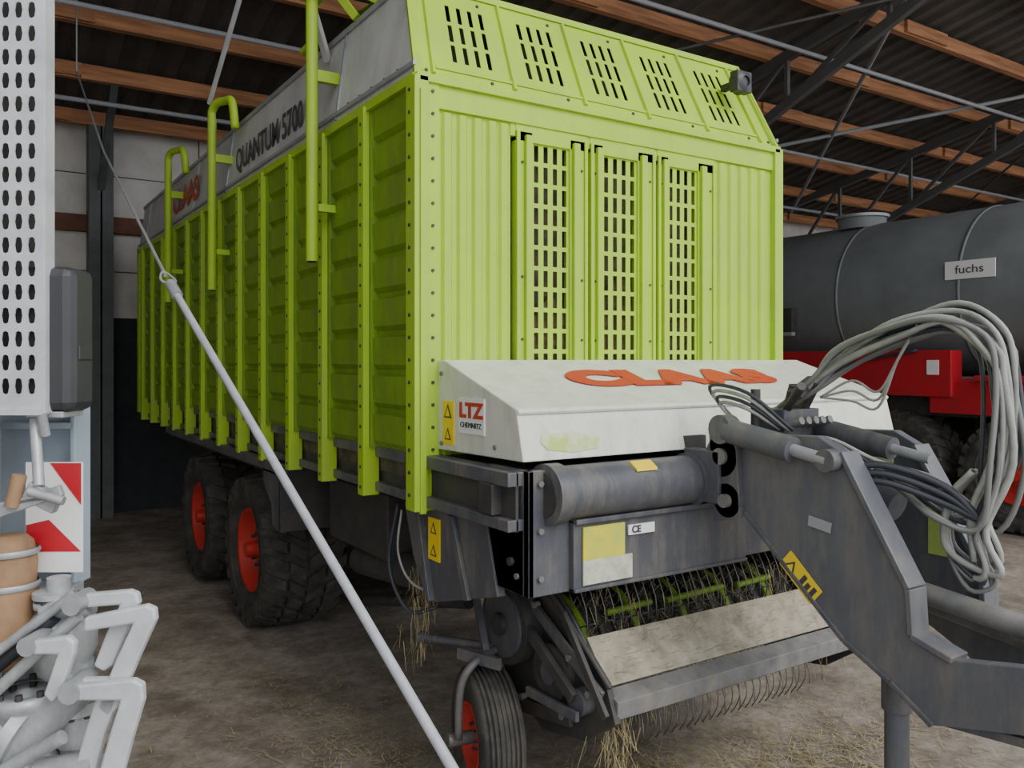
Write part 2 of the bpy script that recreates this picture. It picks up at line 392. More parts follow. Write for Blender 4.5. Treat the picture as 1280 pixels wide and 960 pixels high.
b.face([(.07,.25,3.6),(2.33,.25,3.6),(2.33,.9,3.66),(.07,.9,3.66)],'green')
b.done()
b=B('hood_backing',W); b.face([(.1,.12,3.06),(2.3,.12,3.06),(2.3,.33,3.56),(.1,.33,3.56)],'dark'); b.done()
b=B('work_lamp',W); b.lathe([(-.04,.03),(-.03,.06),(.03,.068),(.038,.06),(.03,.055),(.02,.001)],(2.09,.0,3.41),'black',20,'Y'); b.box(2.07,2.11,.0,.14,3.39,3.43,'black'); b.box(2.03,2.15,-.03,.03,3.35,3.47,'black'); b.done(.01)
b=B('upper_side_panels',W)
for sx in(lambda x:x,lambda x:2.4-x):
    b.face([(sx(-.005),.0,3.075),(sx(-.005),LEN,3.075),(sx(.06),LEN,3.56),(sx(.065),.24,3.58)],'silver')
    b.beam((sx(.065),.24,3.585),(sx(.06),LEN,3.565),.03,.03,'steel'); b.beam((sx(-.01),0,3.12),(sx(-.01),LEN,3.12),.015,.02,'steel')
    for y in(.95,3.25,4.4,5.55,6.7): b.beam((sx(-.008),y,3.09),(sx(.055),y,3.56),.02,.012,'steel')
    for y in(.2,.35,.5,.65,.8,.95): b.cyl((sx(-.002),y,3.14),(sx(.01),y,3.14),.01,'greyd',6)
b.face([(.06,LEN,3.56),(2.34,LEN,3.56),(2.4,LEN,1.3),(0,LEN,1.3)],'green_shade')
b.done()
text('model_lettering','QUANTUM 5700',(.006,2.26,3.27),SIDE,.22,'darkt',W,sx=.92,bold=.004)
text('side_lettering','CLAAS',(.006,4.75,3.30),SIDE,.28,'redt',W,sx=1.3,bold=.008)
b=B('roof_arms',W)
for (y,zt) in((1.01,4.15),(3.2,3.62),(4.85,3.60)):
    X=-.12
    b.cyl((X,y,2.33),(X,y,zt),.032,'green',14)
    if zt<4: b.sweep([(X,y,zt-.01),(X,y,zt+.06),(X+.02,y-.06,zt+.11),(X+.06,y-.16,zt+.11),(X+.08,y-.26,zt+.08),(X+.1,y-.28,zt-.12)],.03,'green',12)
    b.box(X-.01,X+.16,y-.02,y+.02,3.3,3.36,'green'); b.box(X+.03,X+.16,y-.02,y+.02,2.6,2.64,'green')
    b.cyl((X,y,2.325),(X,y,2.335),.026,'dark',12)
b.box(-.17,-.05,.93,1.09,3.75,3.8,'green'); b.beam((-.12,1.01,3.95),(.05,.8,3.6),.04,.04,'green'); b.beam((-.12,.98,3.88),(.1,.55,3.6),.03,.04,'green')
b.beam((-.1,.95,3.84),(.06,.3,3.66),.06,.04,'green'); b.beam((-.1,1.05,3.7),(.04,1.2,3.5),.03,.05,'silver')
b.cyl((-.12,1.01,3.5),(-.12,1.15,3.5),.02,'green',8)
b.cyl((-.14,3.2,3.74),(-.1,2.05,4.55),.018,'steel_w',10)
b.done()
b=B('cream_hood',W)
prof=[(0,1.80),(-.07,1.80),(-.65,1.61),(-.70,1.41),(0,1.40)]
b.prism(prof,'X',.10,2.50,'cream')
b.prism([(-.652,1.615),(-.668,1.60),(-.66,1.585)],'X',.1,2.5,'cream')
b.done(.012)
b=B('hood_notches',W)
b.box(.95,1.06,-.715,-.66,1.405,1.47,'greyd'); b.box(1.9,2.0,-.715,-.66,1.405,1.47,'greyd')
for y,z in((-.05,1.74),(-.5,1.45),(-.05,1.43)): b.cyl((.092,y,z),(.1,y,z),.01,'bar',8)
b.done()
sl=math.atan(.19/.58)
text('hood_lettering','CLAAS',(1.245,-.35,1.7155),(sl,0,0),.255,'redt',W,sx=1.60,bold=.021,spacing=1.10)
b=B('stickers',W)
b.box(.094,.1,-.42,-.21,1.49,1.64,'white'); b.box(.094,.1,-.165,-.07,1.43,1.62,'yellow')
b.box(.083,.09,-.055,.05,.90,1.09,'yellow')
b.box(.33,.54,-.775,-.768,1.02,1.15,'ystain') ; b.box(.33,.58,-.775,-.768,.925,1.02,'wstain'); b.box(.56,.70,-.775,-.768,1.095,1.135,'white')
b.done()
text('ce_mark','CE',(.60,-.777,1.115),FRONT,.04,'darkt',W,bold=.001); text('dealer_sticker_text','LTZ',(.092,-.315,1.585),SIDE,.085,'redt',W,sx=1.3,bold=.004)
text('dealer_sticker_sub','CHEMNITZ',(.092,-.315,1.525),SIDE,.032,'darkt',W,sx=1.1)
b=B('warning_marks',W)
for (x,y,z,s) in((.092,-.117,1.575,.035),(.092,-.117,1.475,.03),(.081,-.003,1.045,.03),(.081,-.003,.945,.03)):
    b.face([(x,y-s,z-s*.8),(x,y+s,z-s*.8),(x,y,z+s)],'darkt')
    b.face([(x-.001,y-s*.6,z-s*.6),(x-.001,y+s*.6,z-s*.6),(x-.001,y,z+s*.55)],'yellow')
b.done()
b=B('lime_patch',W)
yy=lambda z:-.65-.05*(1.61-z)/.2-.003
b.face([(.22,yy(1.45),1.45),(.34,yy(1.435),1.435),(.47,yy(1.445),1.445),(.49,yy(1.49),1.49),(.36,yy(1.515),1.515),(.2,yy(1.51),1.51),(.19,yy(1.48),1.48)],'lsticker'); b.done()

# chassis ------------------------------------------------------
b=B('chassis',W)
for x0,x1 in((.03,.12),(2.28,2.37)):
    b.box(x0,x1,-.70,7.1,1.32,1.375,'grey'); b.box(x0,x1,-.70,7.1,1.15,1.195,'grey'); b.box(x0+.035,x0+.05,-.70,7.1,1.15,1.375,'greyd')
for y in(.6,1.2,1.8,2.9,4.,5.1,6.2): b.box(.1,2.3,y,y+.08,1.12,1.3,'greyd')
b.box(.5,.66,-.1,7,.78,1.15,'greyd'); b.box(1.74,1.9,-.1,7,.78,1.15,'greyd')
b.box(.14,2.26,-.66,.08,.93,1.37,'greyd')
b.box(.12,2.28,.35,6.9,1.2,1.25,'greyd')
b.done(.004)
b=B('front_frame',W)
b.prism([(.25,1.13),(-.44,1.15),(-.53,.86),(0,.71),(.16,.9)],'X',.09,.13,'grey')
b.prism([(.25,1.13),(.12,1.13),(-.0,.72),(.02,.71),(.16,.9)],'X',.06,.14,'grey')
b.prism([(-.15,1.13),(-.19,1.13),(-.33,.80),(-.29,.79)],'X',.07,.09,'grey')
b.box(.1,.13,-.70,-.42,.90,1.2,'greyd')
b.box(.10,.30,-.735,-.70,.90,1.38,'grey'); b.box(.10,.125,-.735,-.45,.90,1.38,'grey'); b.box(2.1,2.3,-.735,-.70,.90,1.38,'grey')
for z in(1.3,1.18,1.02): b.cyl((.085,-.62,z),(.1,-.62,z),.018,'greyd',6)
for z in(1.33,1.15,.97): b.cyl((.15,-.735,z),(.15,-.75,z),.013,'bar',6); b.cyl((.09,-.66,z),(.10,-.66,z),.013,'bar',6)
b.box(.02,.10,-.6,-.5,1.20,1.32,'greyd')
b.box(.29,1.26,-.765,-.70,.90,1.18,'grey'); b.box(.29,1.26,-.785,-.70,1.165,1.185,'grey'); b.box(1.26,2.1,-.76,-.70,.92,1.17,'grey')
b.box(.29,1.26,-.775,-.70,.90,.915,'grey')
b.cyl((.35,-.765,1.13),(.35,-.772,1.13),.01,'bar',8); b.cyl((1.2,-.765,1.13),(1.2,-.772,1.13),.01,'bar',8)
b.cyl((.19,-.73,1.285),(2.2,-.73,1.285),.105,'grey',32); b.cyl((.175,-.73,1.285),(.24,-.73,1.285),.118,'grey',32); b.cyl((.168,-.73,1.285),(.18,-.73,1.285),.085,'greyd',24)
b.cyl((.92,-.73,1.285),(.95,-.73,1.285),.115,'grey',32)
b.prism([(-.7,1.4),(-.84,1.36),(-.86,1.21),(-.7,1.17)],'X',.97,1.0,'grey')
b.done(.004)
b=B('pipe_label',W); b.prism([(-.815,1.355),(-.812,1.365),(-.77,1.392),(-.765,1.385)],'X',.57,.68,'yellow'); b.done()
b=B('mudguards',W)
b.box(.0,.7,1.95,5.4,1.06,1.1,'greyd')
b.prism([(1.95,1.10),(2.3,1.10),(2.3,.98),(2.12,.86),(2.1,.72),(1.95,.70)],'X',.0,.03,'grey')
b.box(.0,.7,1.93,1.96,.70,1.1,'greyd')
b.box(-.02,.04,1.9,5.5,1.08,1.14,'grey')
b.done()
for y in(3.0,4.6):
    wheel('tyre_l',W,(.36,y,FL+.575),.575,.60,.31)
    wheel('tyre_r',W,(2.04,y,FL+.575),.575,.60,.31,face=1)
b=B('axles',W)
for y in(3.0,4.6): b.cyl((.4,y,.375),(2.,y,.375),.07,'greyd',14)
b.beam((.58,2.6,.75),(.58,5.,.75),.1,.14,'greyd'); b.beam((1.82,2.6,.75),(1.82,5.,.75),.1,.14,'greyd')
for x in(.58,1.82):
    for y in(3.,4.6): b.box(x-.06,x+.06,y-.08,y+.08,.38,.8,'greyd')
b.done()
b=B('underside_bits',W); b.box(.2,.45,.75,1.6,.72,1.08,'greyd'); b.cyl((.3,1.3,.62),(.3,.5,.7),.09,'greyd',16); b.box(.9,1.5,.5,2.2,.5,.8,'greyd')
b.cyl((.5,1.7,.25),(.5,.4,.55),.035,'greyd',12); b.done(.01)

# pick-up --------------------------------------------------------
b=B('pickup',W)
b.prism([(-.58,.64),(-.56,.62),(-.70,.465),(-.72,.48)],'X',.5,1.98,'dust')
b.prism([(-.715,.47),(-.79,.44),(-.79,.37),(-.74,.35),(-.70,.36)],'X',.49,2.1,'bar')
b.box(.5,2.08,-.74,-.6,.34,.37,'greyd')
b.cyl((.5,-.22,.5),(2.05,-.22,.5),.18,'greyd',28)
b.box(.5,2.0,.0,.03,.3,.9,'dark')
for x in(.47,2.05):
    b.prism([(.1,.55),(-.05,.8),(-.35,.82),(-.5,.68),(-.74,.50),(-.8,.36),(-.6,.22),(-.3,.16),(0,.3)],'X',x,x+.03,'greyd')
b.cyl((.38,-.12,.6),(.47,-.12,.6),.185,'greyd',32); b.cyl((.365,-.12,.6),(.385,-.12,.6),.15,'grey',32); b.cyl((.34,-.12,.6),(.37,-.12,.6),.05,'greyd',16)
b.cyl((.42,-.42,.46),(.47,-.42,.46),.12,'greyd',24); b.cyl((.41,-.42,.46),(.42,-.42,.46),.05,'grey',16); b.cyl((.41,-.62,.40),(.47,-.62,.40),.055,'grey',16)
b.beam((.44,-.1,.8),(.44,-.75,.46),.02,.05,'grey'); b.beam((.44,-.2,.86),(.44,-.5,.72),.03,.04,'greyd'); b.beam((.42,-.52,.74),(.42,-.8,.40),.02,.035,'greyd')
b.beam((.44,-.55,.3),(.44,.02,.2),.02,.06,'greyd')
b.beam((.40,-.28,.62),(.40,-.62,.42),.03,.05,'greyd'); b.beam((.39,-.3,.35),(.39,-.66,.36),.02,.04,'grey')
for (y,z) in((-.68,.45),(-.55,.56),(-.3,.72),(-.5,.3),(-.2,.28)): b.cyl((.42,y,z),(.45,y,z),.016,'bar',6)
b.sweep([(.3,.1,.95),(.36,-.1,.88),(.42,-.35,.84),(.44,-.6,.66),(.46,-.78,.5)],.012,'greyd')
b.sweep([(.32,.05,.95),(.38,-.15,.90),(.44,-.33,.86),(.46,-.5,.74),(.48,-.6,.62)],.009,'hose_d')
b.done(.003)
b=B('pickup_tines',W)
for i in range(30):
    x=.55+i*.05
    b.sweep([(x,-.36,.9),(x,-.44,.84),(x+.01,-.5,.72),(x+.015,-.5,.62)],.003,'tine',5,sub=2)
    for k in range(5):
        a=R(60+k*65+(i%2)*20)
        b.sweep([(x,-.22+.17*math.cos(a),.5+.17*math.sin(a)),(x,-.22+.33*math.cos(a+.1),.5+.33*math.sin(a+.1))],.003,'tine',4,sub=1)
    if i%2==0: b.sweep([(x,-.58,.36),(x,-.63,.29),(x-.01,-.66,.24),(x-.01,-.66,.19)],.003,'tine',5,sub=2)
    b.sweep([(x,-.38,.40),(x,-.50,.24),(x-.01,-.52,.14),(x-.01,-.47,.06)],.003,'tine',5,sub=2)
b.done()
b=B('stripper_bars',W)
for i in range(14):
    x=.62+i*.1
    b.sweep([(x,-.12,.73),(x,-.3,.7),(x,-.42,.58),(x,-.44,.45)],.02,'greyd' if i%3 else 'green_shade',6,flat=.35,sub=3)
for a,c in((.75,1.02),(1.12,1.5),(1.6,1.85)): b.cyl((a,-.40,.655),(c,-.40,.665),.016,'green_shade',10)
b.done()
wheel('guide_wheel',W,(.31,-.09,FL+.30),.30,.20,.15,rz=R(-14),tread='rib')
b=B('guide_wheel_fork',W)
b.cyl((.16,.26,.47),(.46,-.16,.47),.02,'grey',12); b.cyl((.155,.27,.47),(.175,.24,.47),.03,'grey',12)
b.sweep([(.40,-.06,.47),(.22,-.14,.46),(.15,-.13,.36),(.155,-.1,.12)],.018,'grey',8); b.cyl((.13,-.05,.1),(.3,-.09,.1),.03,'grey',12)
b.beam((.3,-.1,.47),(.36,.12,.75),.03,.03,'grey'); b.beam((.2,-.02,.47),(.28,-.25,.47),.02,.05,'grey')
b.done()
b=B('side_cables',W)
b.sweep([(.08,.32,1.08),(.05,.30,.9),(.06,.22,.78),(.1,.12,.74),(.12,.0,.8)],.006,'hose_l',6)
b.sweep([(.1,.4,1.1),(.06,.42,.8),(.1,.3,.6),(.2,.2,.62)],.01,'hose_d',6)
b.done()
# drawbar ------------------------------------------------------
b=B('drawbar',W)
pl=[(-.86,1.44),(-.93,1.50),(-1.35,1.515),(-1.45,1.465),(-1.71,1.03),(-1.72,.875),(-1.86,.835),(-2.065,.875),(-2.6,.90),(-2.6,.68),(-2.065,.67),(-1.79,.60),(-1.64,.697),(-1.46,.787),(-1.0,1.18),(-.86,1.30)]
for x0,x1 in((.985,1.035),(1.465,1.515)):
    b.prism(pl,'X',x0,x1,'grey_l')
for seg in((3,4),(4,5),(5,6)):
    p,q=pl[seg[0]],pl[seg[1]]
    for xc in(1.02,1.48): b.beam((xc,p[0],p[1]),(xc,q[0],q[1]),.10,.022,'grey_l')
for seg in((11,12),(12,13),(13,14)):
    p,q=pl[seg[0]],pl[seg[1]]
    b.beam((1.02,p[0],p[1]),(1.02,q[0],q[1]),.09,.02,'grey'); 
b.prism([(-1.79,.60),(-1.79,.63),(-2.6,.71),(-2.6,.68)],'X',1.0,1.5,'grey')
b.prism([(-1.0,1.20),(-1.46,.80),(-1.44,.77),(-.98,1.17)],'X',1.03,1.47,'grey')
b.box(1.1,1.4,-2.75,-2.55,.7,.88,'grey'); b.lathe([(-.03,.03),(-.03,.07),(.03,.07),(.03,.03)],(1.25,-2.82,.79),'steel',24,'Z',closed=True)
for x in(.955,1.53):
    b.cyl((x,-.90,1.40),(x+.03,-.90,1.40),.085,'grey',24); b.cyl((x-.015,-.90,1.40),(x+.04,-.90,1.40),.035,'bar',16)
b.cyl((.955,-.93,1.22),(.99,-.93,1.22),.07,'grey',24); b.cyl((.93,-.93,1.22),(.99,-.93,1.22),.028,'bar',16)
b.prism([(-.83,1.50),(-.98,1.48),(-1.0,1.16),(-.86,1.12)],'X',.955,.985,'grey')
b.box(.94,1.0,-.9,-.7,1.2,1.42,'grey'); b.box(1.5,1.56,-.9,-.7,1.2,1.42,'grey')
b.cyl((.945,-.95,1.51),(.945,-1.27,1.46),.05,'grey_l',20); b.cyl((.945,-1.27,1.46),(.945,-1.42,1.435),.024,'steel',14); b.cyl((.925,-1.42,1.435),(.985,-1.42,1.435),.042,'grey',18)
b.cyl((.91,-.93,1.515),(.98,-.93,1.515),.06,'grey',18)
b.cyl((1.25,-1.0,1.42),(1.25,-1.5,1.25),.06,'grey',20)
b.cyl((1.3,-1.05,1.53),(1.3,-1.45,1.46),.045,'grey',16); b.cyl((1.3,-1.45,1.46),(1.3,-1.6,1.435),.02,'steel',12)
b.cyl((1.2,-1.45,.985),(1.2,-2.5,.88),.038,'bar',16); b.cyl((1.32,-1.45,.93),(1.32,-2.5,.79),.045,'bar',16)
b.cyl((1.12,-1.58,.95),(1.12,-1.58,FL+.02),.042,'grey_l',20); b.cyl((1.12,-1.58,.8),(1.12,-1.58,.55),.052,'grey',20); b.box(1.02,1.22,-1.68,-1.48,FL,FL+.02,'grey')
b.done(.004)
b=B('drawbar_sticker',W,loc=(.982,-1.275,.975),rot=(R(42),0,0)); b.box(-.003,0,-.095,.095,-.04,.04,'yellow'); b.face([(-.005,.085,-.030),(-.005,.02,-.030),(-.005,.052,.028)],'darkt'); b.face([(-.006,.073,-.023),(-.006,.032,-.023),(-.006,.052,.014)],'yellow')
for i in range(3): b.box(-.005,-.003,-.08+i*.028,-.062+i*.028,-.03,.025-.01*(i%2),'darkt')
b.done()
b=B('rating_plate',W,loc=(.982,-1.36,1.19),rot=(R(8),0,0)); b.box(-.003,0,-.05,.05,-.02,.02,'conduit'); b.done(.001)
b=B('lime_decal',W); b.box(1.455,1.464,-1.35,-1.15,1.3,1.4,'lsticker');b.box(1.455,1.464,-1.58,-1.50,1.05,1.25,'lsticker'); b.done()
b=B('hose_support',W)
b.beam((1.2,-1.0,1.45),(1.15,-1.12,1.70),.05,.02,'greyd'); b.beam((1.3,-.95,1.45),(1.2,-1.18,1.72),.03,.05,'greyd'); b.box(1.08,1.3,-1.12,-.98,1.48,1.60,'grey'); b.beam((1.1,-1.15,1.66),(1.3,-1.1,1.72),.06,.03,'greyd')
b.cyl((1.05,-1.0,1.5),(1.05,-1.0,1.68),.02,'greyd',10); b.cyl((1.12,-1.1,1.6),(1.02,-1.25,1.7),.018,'greyd',10)
for i in range(5): b.cyl((1.10+i*.045,-1.13,1.54),(1.10+i*.045,-1.19,1.56),.016,'bar',10)
b.done(.003)
b=B('hydraulic_hoses',W)
base=[(1.15,-.98,1.56),(1.2,-1.15,1.70),(1.25,-1.28,1.84),(1.25,-1.48,1.94),(1.25,-1.68,1.975),(1.25,-1.82,1.90),(1.25,-1.87,1.76),(1.25,-1.87,1.50),(1.25,-1.80,1.28),(1.25,-1.84,1.12)]
for i in range(16):
    rx,ry,rz=random.uniform(-.07,.07),random.uniform(-.05,.04),random.uniform(-.09,.02)
    pts=[]
    for j,p in enumerate(base):
        k=min(1,j/3)
        pts.append((p[0]+rx*k+random.uniform(-.02,.02),p[1]+ry*k+random.uniform(-.018,.018),p[2]+rz*k+random.uniform(-.018,.018)))
    if i%3==0: pts+= [(1.25+rx,-1.78,1.06+random.uniform(-.05,.05)),(1.25+rx,-1.70,1.16),(1.25+rx,-1.72,1.32),(1.25+rx,-1.80,1.42)]
    elif i%3==1: pts=pts[:-1]+[(1.22+rx,-1.70,1.25),(1.2,-1.55,1.34+rx*.3),(1.2,-1.38,1.40),(1.15,-1.2,1.40+ry*.5)]
    b.sweep(pts,random.choice((.008,.010,.012)),('hose_l','hose_g','hose_g','hose_l','hose_d')[i%5],7,sub=5)
for i in range(4):
    o=i*.022
    b.sweep([(1.08,-1.1-o,1.52),(1.0,-1.0,1.60+o),(1.0,-.86+o,1.62+o),(1.02,-.9,1.56),(1.05,-1.1,1.47-o),(1.1,-1.3,1.5),(1.2,-1.45,1.42-o),(1.22,-1.66,1.38-o),(1.24,-1.78,1.3)],.008,'hose_d' if i%2 else 'hose_l',7)
for i in range(3):
    b.sweep([(1.2,-1.2,1.65),(1.22,-1.33,1.72-i*.04),(1.22,-1.44,1.68-i*.03),(1.22,-1.52,1.80),(1.25,-1.58,1.93)],.005,'hose_l',6)
for i in range(3):
    b.sweep([(1.05,-1.42,1.40-i*.025),(1.1,-1.55,1.42-i*.03),(1.18,-1.72,1.36-i*.03),(1.22,-1.83,1.25)],.013,'hose_d',8)
b.done()

# ============================================================ SUPPORT POLE
b=B('support_pole')
P1=Vector((-.91,.474,2.076)); P0=P1+(Vector((-.58,-1.41,.69))-P1)*((2.076-FL)/(2.076-.69))
b.cyl(P0,P1,.0155,'polem',16)
b.cyl(P1,P1+(P1-P0).normalized()*.10,.024,'steel',12); b.cyl(P0+Vector((0,0,.0)),P0+Vector((0,0,.02)),.05,'steel',16)
d=(P1-P0).normalized()
b.sweep([P1+d*.08,P1+d*.13+Vector((.03,0,0)),P1+d*.2,P1+d*.13-Vector((.03,0,0)),P1+d*.08],.006,'steel',6)
C1=Vector((-.85,3.3,3.3)); 
b.cyl(P1+d*.17,C1,.008,'steel',8); b.cyl(C1,Vector((-.80,5.6,4.35+.2)),.008,'steel',8); b.cyl(Vector((-.80,5.6,4.55)),Vector((-.8,5.6,rf(5.6))),.008,'steel',8)
b.done()

# ============================================================ SLURRY APPLICATOR (left foreground)
A=empty('slurry_applicator',(-.466,-1.487,0),R(-33.1))
b=B('perforated_guard',A)
b.holed((-1.455,0,1.70),(1,0,0),(0,0,1),6,26,.0345,.062,.0105,.022,'steel_w')
b.face([(-1.248,0,1.70),(-1.232,0,1.70),(-1.232,0,3.312),(-1.248,0,3.312)],'steel_w')
b.face([(-1.232,0,1.66),(-1.232,.045,1.66),(-1.232,.045,3.312),(-1.232,0,3.312)],'steel_w')
b.face([(-1.455,0,1.66),(-1.232,0,1.66),(-1.232,0,1.70),(-1.455,0,1.70)],'steel_w')
b.done(solid=.004)
b=B('guard_back_frame',A); b.box(-1.5,-1.33,.16,.17,1.66,3.3,'greyd'); b.box(-1.5,-1.46,-.01,.17,1.3,3.3,'steel'); b.box(-1.46,-1.235,-.01,.06,1.655,1.67,'steel_w'); b.done()
b=B('plastic_box',A); b.box(-1.33,-1.17,.02,.15,1.66,2.05,'black'); b.done(.026)
b=B('box_bracket',A); b.box(-1.3,-1.2,.03,.14,1.645,1.662,'galv'); b.box(-1.172,-1.165,.05,.12,1.80,1.84,'black'); b.done(.003)
b=B('rear_panel',A); b.box(-1.55,-1.262,.25,.29,1.15,1.72,'bluegrey'); b.box(-1.272,-1.256,.2,.29,1.15,1.70,'bluegrey'); b.box(-1.5,-1.26,.20,.25,1.60,1.62,'bluegrey'); b.done(.004)
b=B('warning_sign',A)
b.box(-1.34,-1.184,.10,.106,1.215,1.518,'white')
y=.098
b.face([(-1.272,y,1.516),(-1.186,y,1.516),(-1.186,y,1.40)],'redf'); b.face([(-1.338,y,1.345),(-1.275,y,1.36),(-1.186,y,1.272),(-1.338,y,1.272)],'redf'); 
b.done()
b=B('chassis_frame',A)
b.box(-1.55,-1.42,.0,.12,FL,1.7,'steel'); b.box(-1.5,-1.18,.12,.22,.55,.66,'steel'); b.box(-1.5,-1.2,.1,.2,FL,FL+.05,'steel'); b.box(-1.42,-1.33,.12,.2,FL,1.15,'steel'); b.box(-1.5,-1.24,.12,.22,1.06,1.16,'steel')
b.cyl((-1.28,.04,1.64),(-1.235,-.02,1.47),.014,'galv',12); b.cyl((-1.24,.0,1.66),(-1.24,.02,1.60),.012,'galv',12)
b.beam((-1.42,-.02,1.375),(-1.175,-.02,1.46),.02,.03,'galv'); b.beam((-1.4,-.02,1.41),(-1.22,-.02,1.44),.02,.014,'galv')
b.cyl((-1.30,-.03,1.42),(-1.28,-.03,1.50),.018,'rust',12); b.cyl((-1.25,-.04,1.46),(-1.16,-.04,1.435),.012,'galv',10)
b.beam((-1.27,-.01,1.46),(-1.19,-.01,1.42),.03,.05,'galv')
b.done(.003)
b=B('rubber_sleeve',A)
b.lathe([(0,.001),(0,.06),(.03,.072),(.08,.066),(.1,.072),(.2,.072),(.22,.066),(.28,.07),(.33,.06),(.345,.045),(.345,.001)],(-1.345,.03,.985),'rust',28,'Z')
for z in(1.06,1.2,1.29): b.lathe([(-.008,.073),(0,.077),(.008,.073)],(-1.345,.03,z),'steel',28,'Z')
b.done()
b=B('pipe_couplings',A)
G='galv'
b.cyl((-1.21,.03,1.22),(-1.21,.03,1.16),.03,G,20); b.cyl((-1.22,.02,1.185),(-1.22,.02,1.17),.05,G,24)
b.lathe([(-.12,.04),(-.1,.06),(-.04,.085),(.03,.085),(.07,.06),(.075,.07),(.09,.07),(.09,.001)],(-1.20,.03,1.07),G,28,'Z')
b.lathe([(-.14,.07),(-.13,.085),(-.1,.085),(-.08,.07),(.02,.07),(.04,.09),(.07,.09),(.07,.06)],(-1.28,.0,.86),G,28,'Z')
b.cyl((-1.38,-.02,.97),(-1.18,-.05,1.14),.02,'hose_d',12); b.cyl((-1.36,-.07,1.02),(-1.12,-.07,1.20),.013,G,10); b.cyl((-1.34,-.09,.93),(-1.1,-.08,1.15),.016,G,10)
b.cyl((-1.34,-.05,.74),(-1.12,-.03,.95),.045,G,20); b.cyl((-1.42,-.02,.86),(-1.25,-.02,.80),.06,G,24); b.cyl((-1.3,-.03,.835),(-1.27,-.03,.82),.085,G,28)
b.cyl((-1.22,-.02,1.14),(-1.09,-.04,1.17),.024,G,14); b.cyl((-1.11,-.04,1.165),(-1.09,-.04,1.17),.034,G,14)
b.cyl((-1.16,.02,1.0),(-1.16,.02,.78),.045,G,20); b.cyl((-1.16,.02,.90),(-1.16,.02,.87),.068,G,24); b.cyl((-1.16,.02,.78),(-1.16,.02,.5),.038,'steel',20)
b.cyl((-1.29,.0,.72),(-1.29,.0,.3),.07,'steel',24)
b.cyl((-1.36,-.1,.72),(-1.12,-.12,.86),.018,G,12); b.cyl((-1.20,-.08,.76),(-1.05,-.1,.78),.03,G,14)
for i in range(10):
    a=i*.628; b.cyl((-1.28+.078*math.cos(a),.0+.078*math.sin(a),.91),(-1.28+.078*math.cos(a),.078*math.sin(a),.945),.009,'greyd',6)
    b.cyl((-1.16+.057*math.cos(a),.02+.057*math.sin(a),.86),(-1.16+.057*math.cos(a),.02+.057*math.sin(a),.91),.007,'greyd',6)
    b.cyl((-1.20+.06*math.cos(a),.03+.06*math.sin(a),1.13),(-1.20+.06*math.cos(a),.03+.06*math.sin(a),1.168),.007,'greyd',6)
b.done()
b=B('lever_arms',A)
for pts,w0 in(
 ([(-1.12,1.20),(-.975,1.213),(-.955,1.205),(-.950,1.18),(-.985,1.10),(-1.02,1.02),(-1.04,1.005),(-1.066,1.02),(-1.035,1.10),(-1.0,1.175),(-1.12,1.165)],-.05),
 ([(-1.07,1.155),(-.915,1.187),(-.893,1.178),(-.890,1.15),(-.935,1.05),(-.985,.93),(-1.01,.905),(-1.04,.93),(-.99,1.05),(-.948,1.14),(-1.07,1.12)],-.09),
 ([(-1.10,.995),(-.935,1.012),(-.910,1.0),(-.908,.96),(-.935,.87),(-.97,.74),(-1.0,.70),(-1.03,.74),(-.99,.88),(-.965,.96),(-1.10,.96)],-.12),
 ([(-1.16,1.0),(-1.01,1.003),(-.988,.99),(-.985,.95),(-1.02,.86),(-1.05,.74),(-1.08,.70),(-1.105,.74),(-1.07,.86),(-1.04,.955),(-1.16,.965)],-.09),
 ([(-1.22,1.10),(-1.10,1.115),(-1.082,1.10),(-1.085,1.07),(-1.12,.97),(-1.14,.95),(-1.16,.97),(-1.125,1.07),(-1.22,1.07)],-.11)):
    b.prism(pts,'Y',w0-.026,w0,'steel_w')
b.cyl((-1.10,-.03,1.185),(-1.10,-.12,1.185),.024,'steel',12); b.cyl((-1.09,-.05,.98),(-1.09,-.15,.98),.028,'steel',12); b.cyl((-1.2,-.05,1.09),(-1.2,-.14,1.09),.024,'steel',12)
b.done(.006)

# ============================================================ SLURRY TANKER (right background)
T=empty('slurry_tanker')
b=B('tank',T)
n=56; cx,cz=9.5,2.68; rr=1.1
b.lathe([(.2,.001),(.22,.4),(.3,.8),(.42,1.02),(.6,rr),(.7,rr),(6.9,rr),(7.0,rr),(7.2,1.0),(7.35,.5),(7.4,.001)],(cx,0,cz),'tank',n,'Y')
for y in(2.2,3.9,5.6): b.lathe([(-.02,rr),(-.015,rr+.012),(.015,rr+.012),(.02,rr)],(cx,y,cz),'tank',n,'Y')
b.cyl((9.3,4.1,3.7),(9.3,4.1,3.86),.33,'tank',28); b.cyl((9.3,4.1,3.86),(9.3,4.1,3.9),.37,'steel',28); b.cyl((9.6,1.6,3.7),(9.6,1.6,3.9),.2,'steel',24)
b.done()
b=B('chassis',T)
b.prism([(2.2,1.92),(7.3,1.92),(7.3,1.5),(3.4,1.35),(2.2,1.35)],'X',8.25,8.5,'redf')
b.box(8.3,8.6,-.6,2.5,1.15,1.55,'redf'); b.box(10.4,10.7,-.6,7.3,1.2,1.6,'redf'); b.box(8.4,10.6,.2,.5,1.2,1.6,'redf'); b.box(8.4,10.6,6.6,6.9,1.2,1.6,'redf'); b.box(8.5,10.5,2.0,4.5,1.1,1.4,'greyd')
for y in(1.2,2.9,4.7,6.4): b.box(8.35,10.65,y,y+.08,1.5,1.9,'redf')
b.box(8.9,10.1,-2.2,.3,1.0,1.3,'redf')
b.box(9.35,9.65,-2.15,-2.0,FL,1.1,'greyd')
b.box(8.2,8.55,.9,1.9,1.55,1.62,'redf')
b.done(.01)
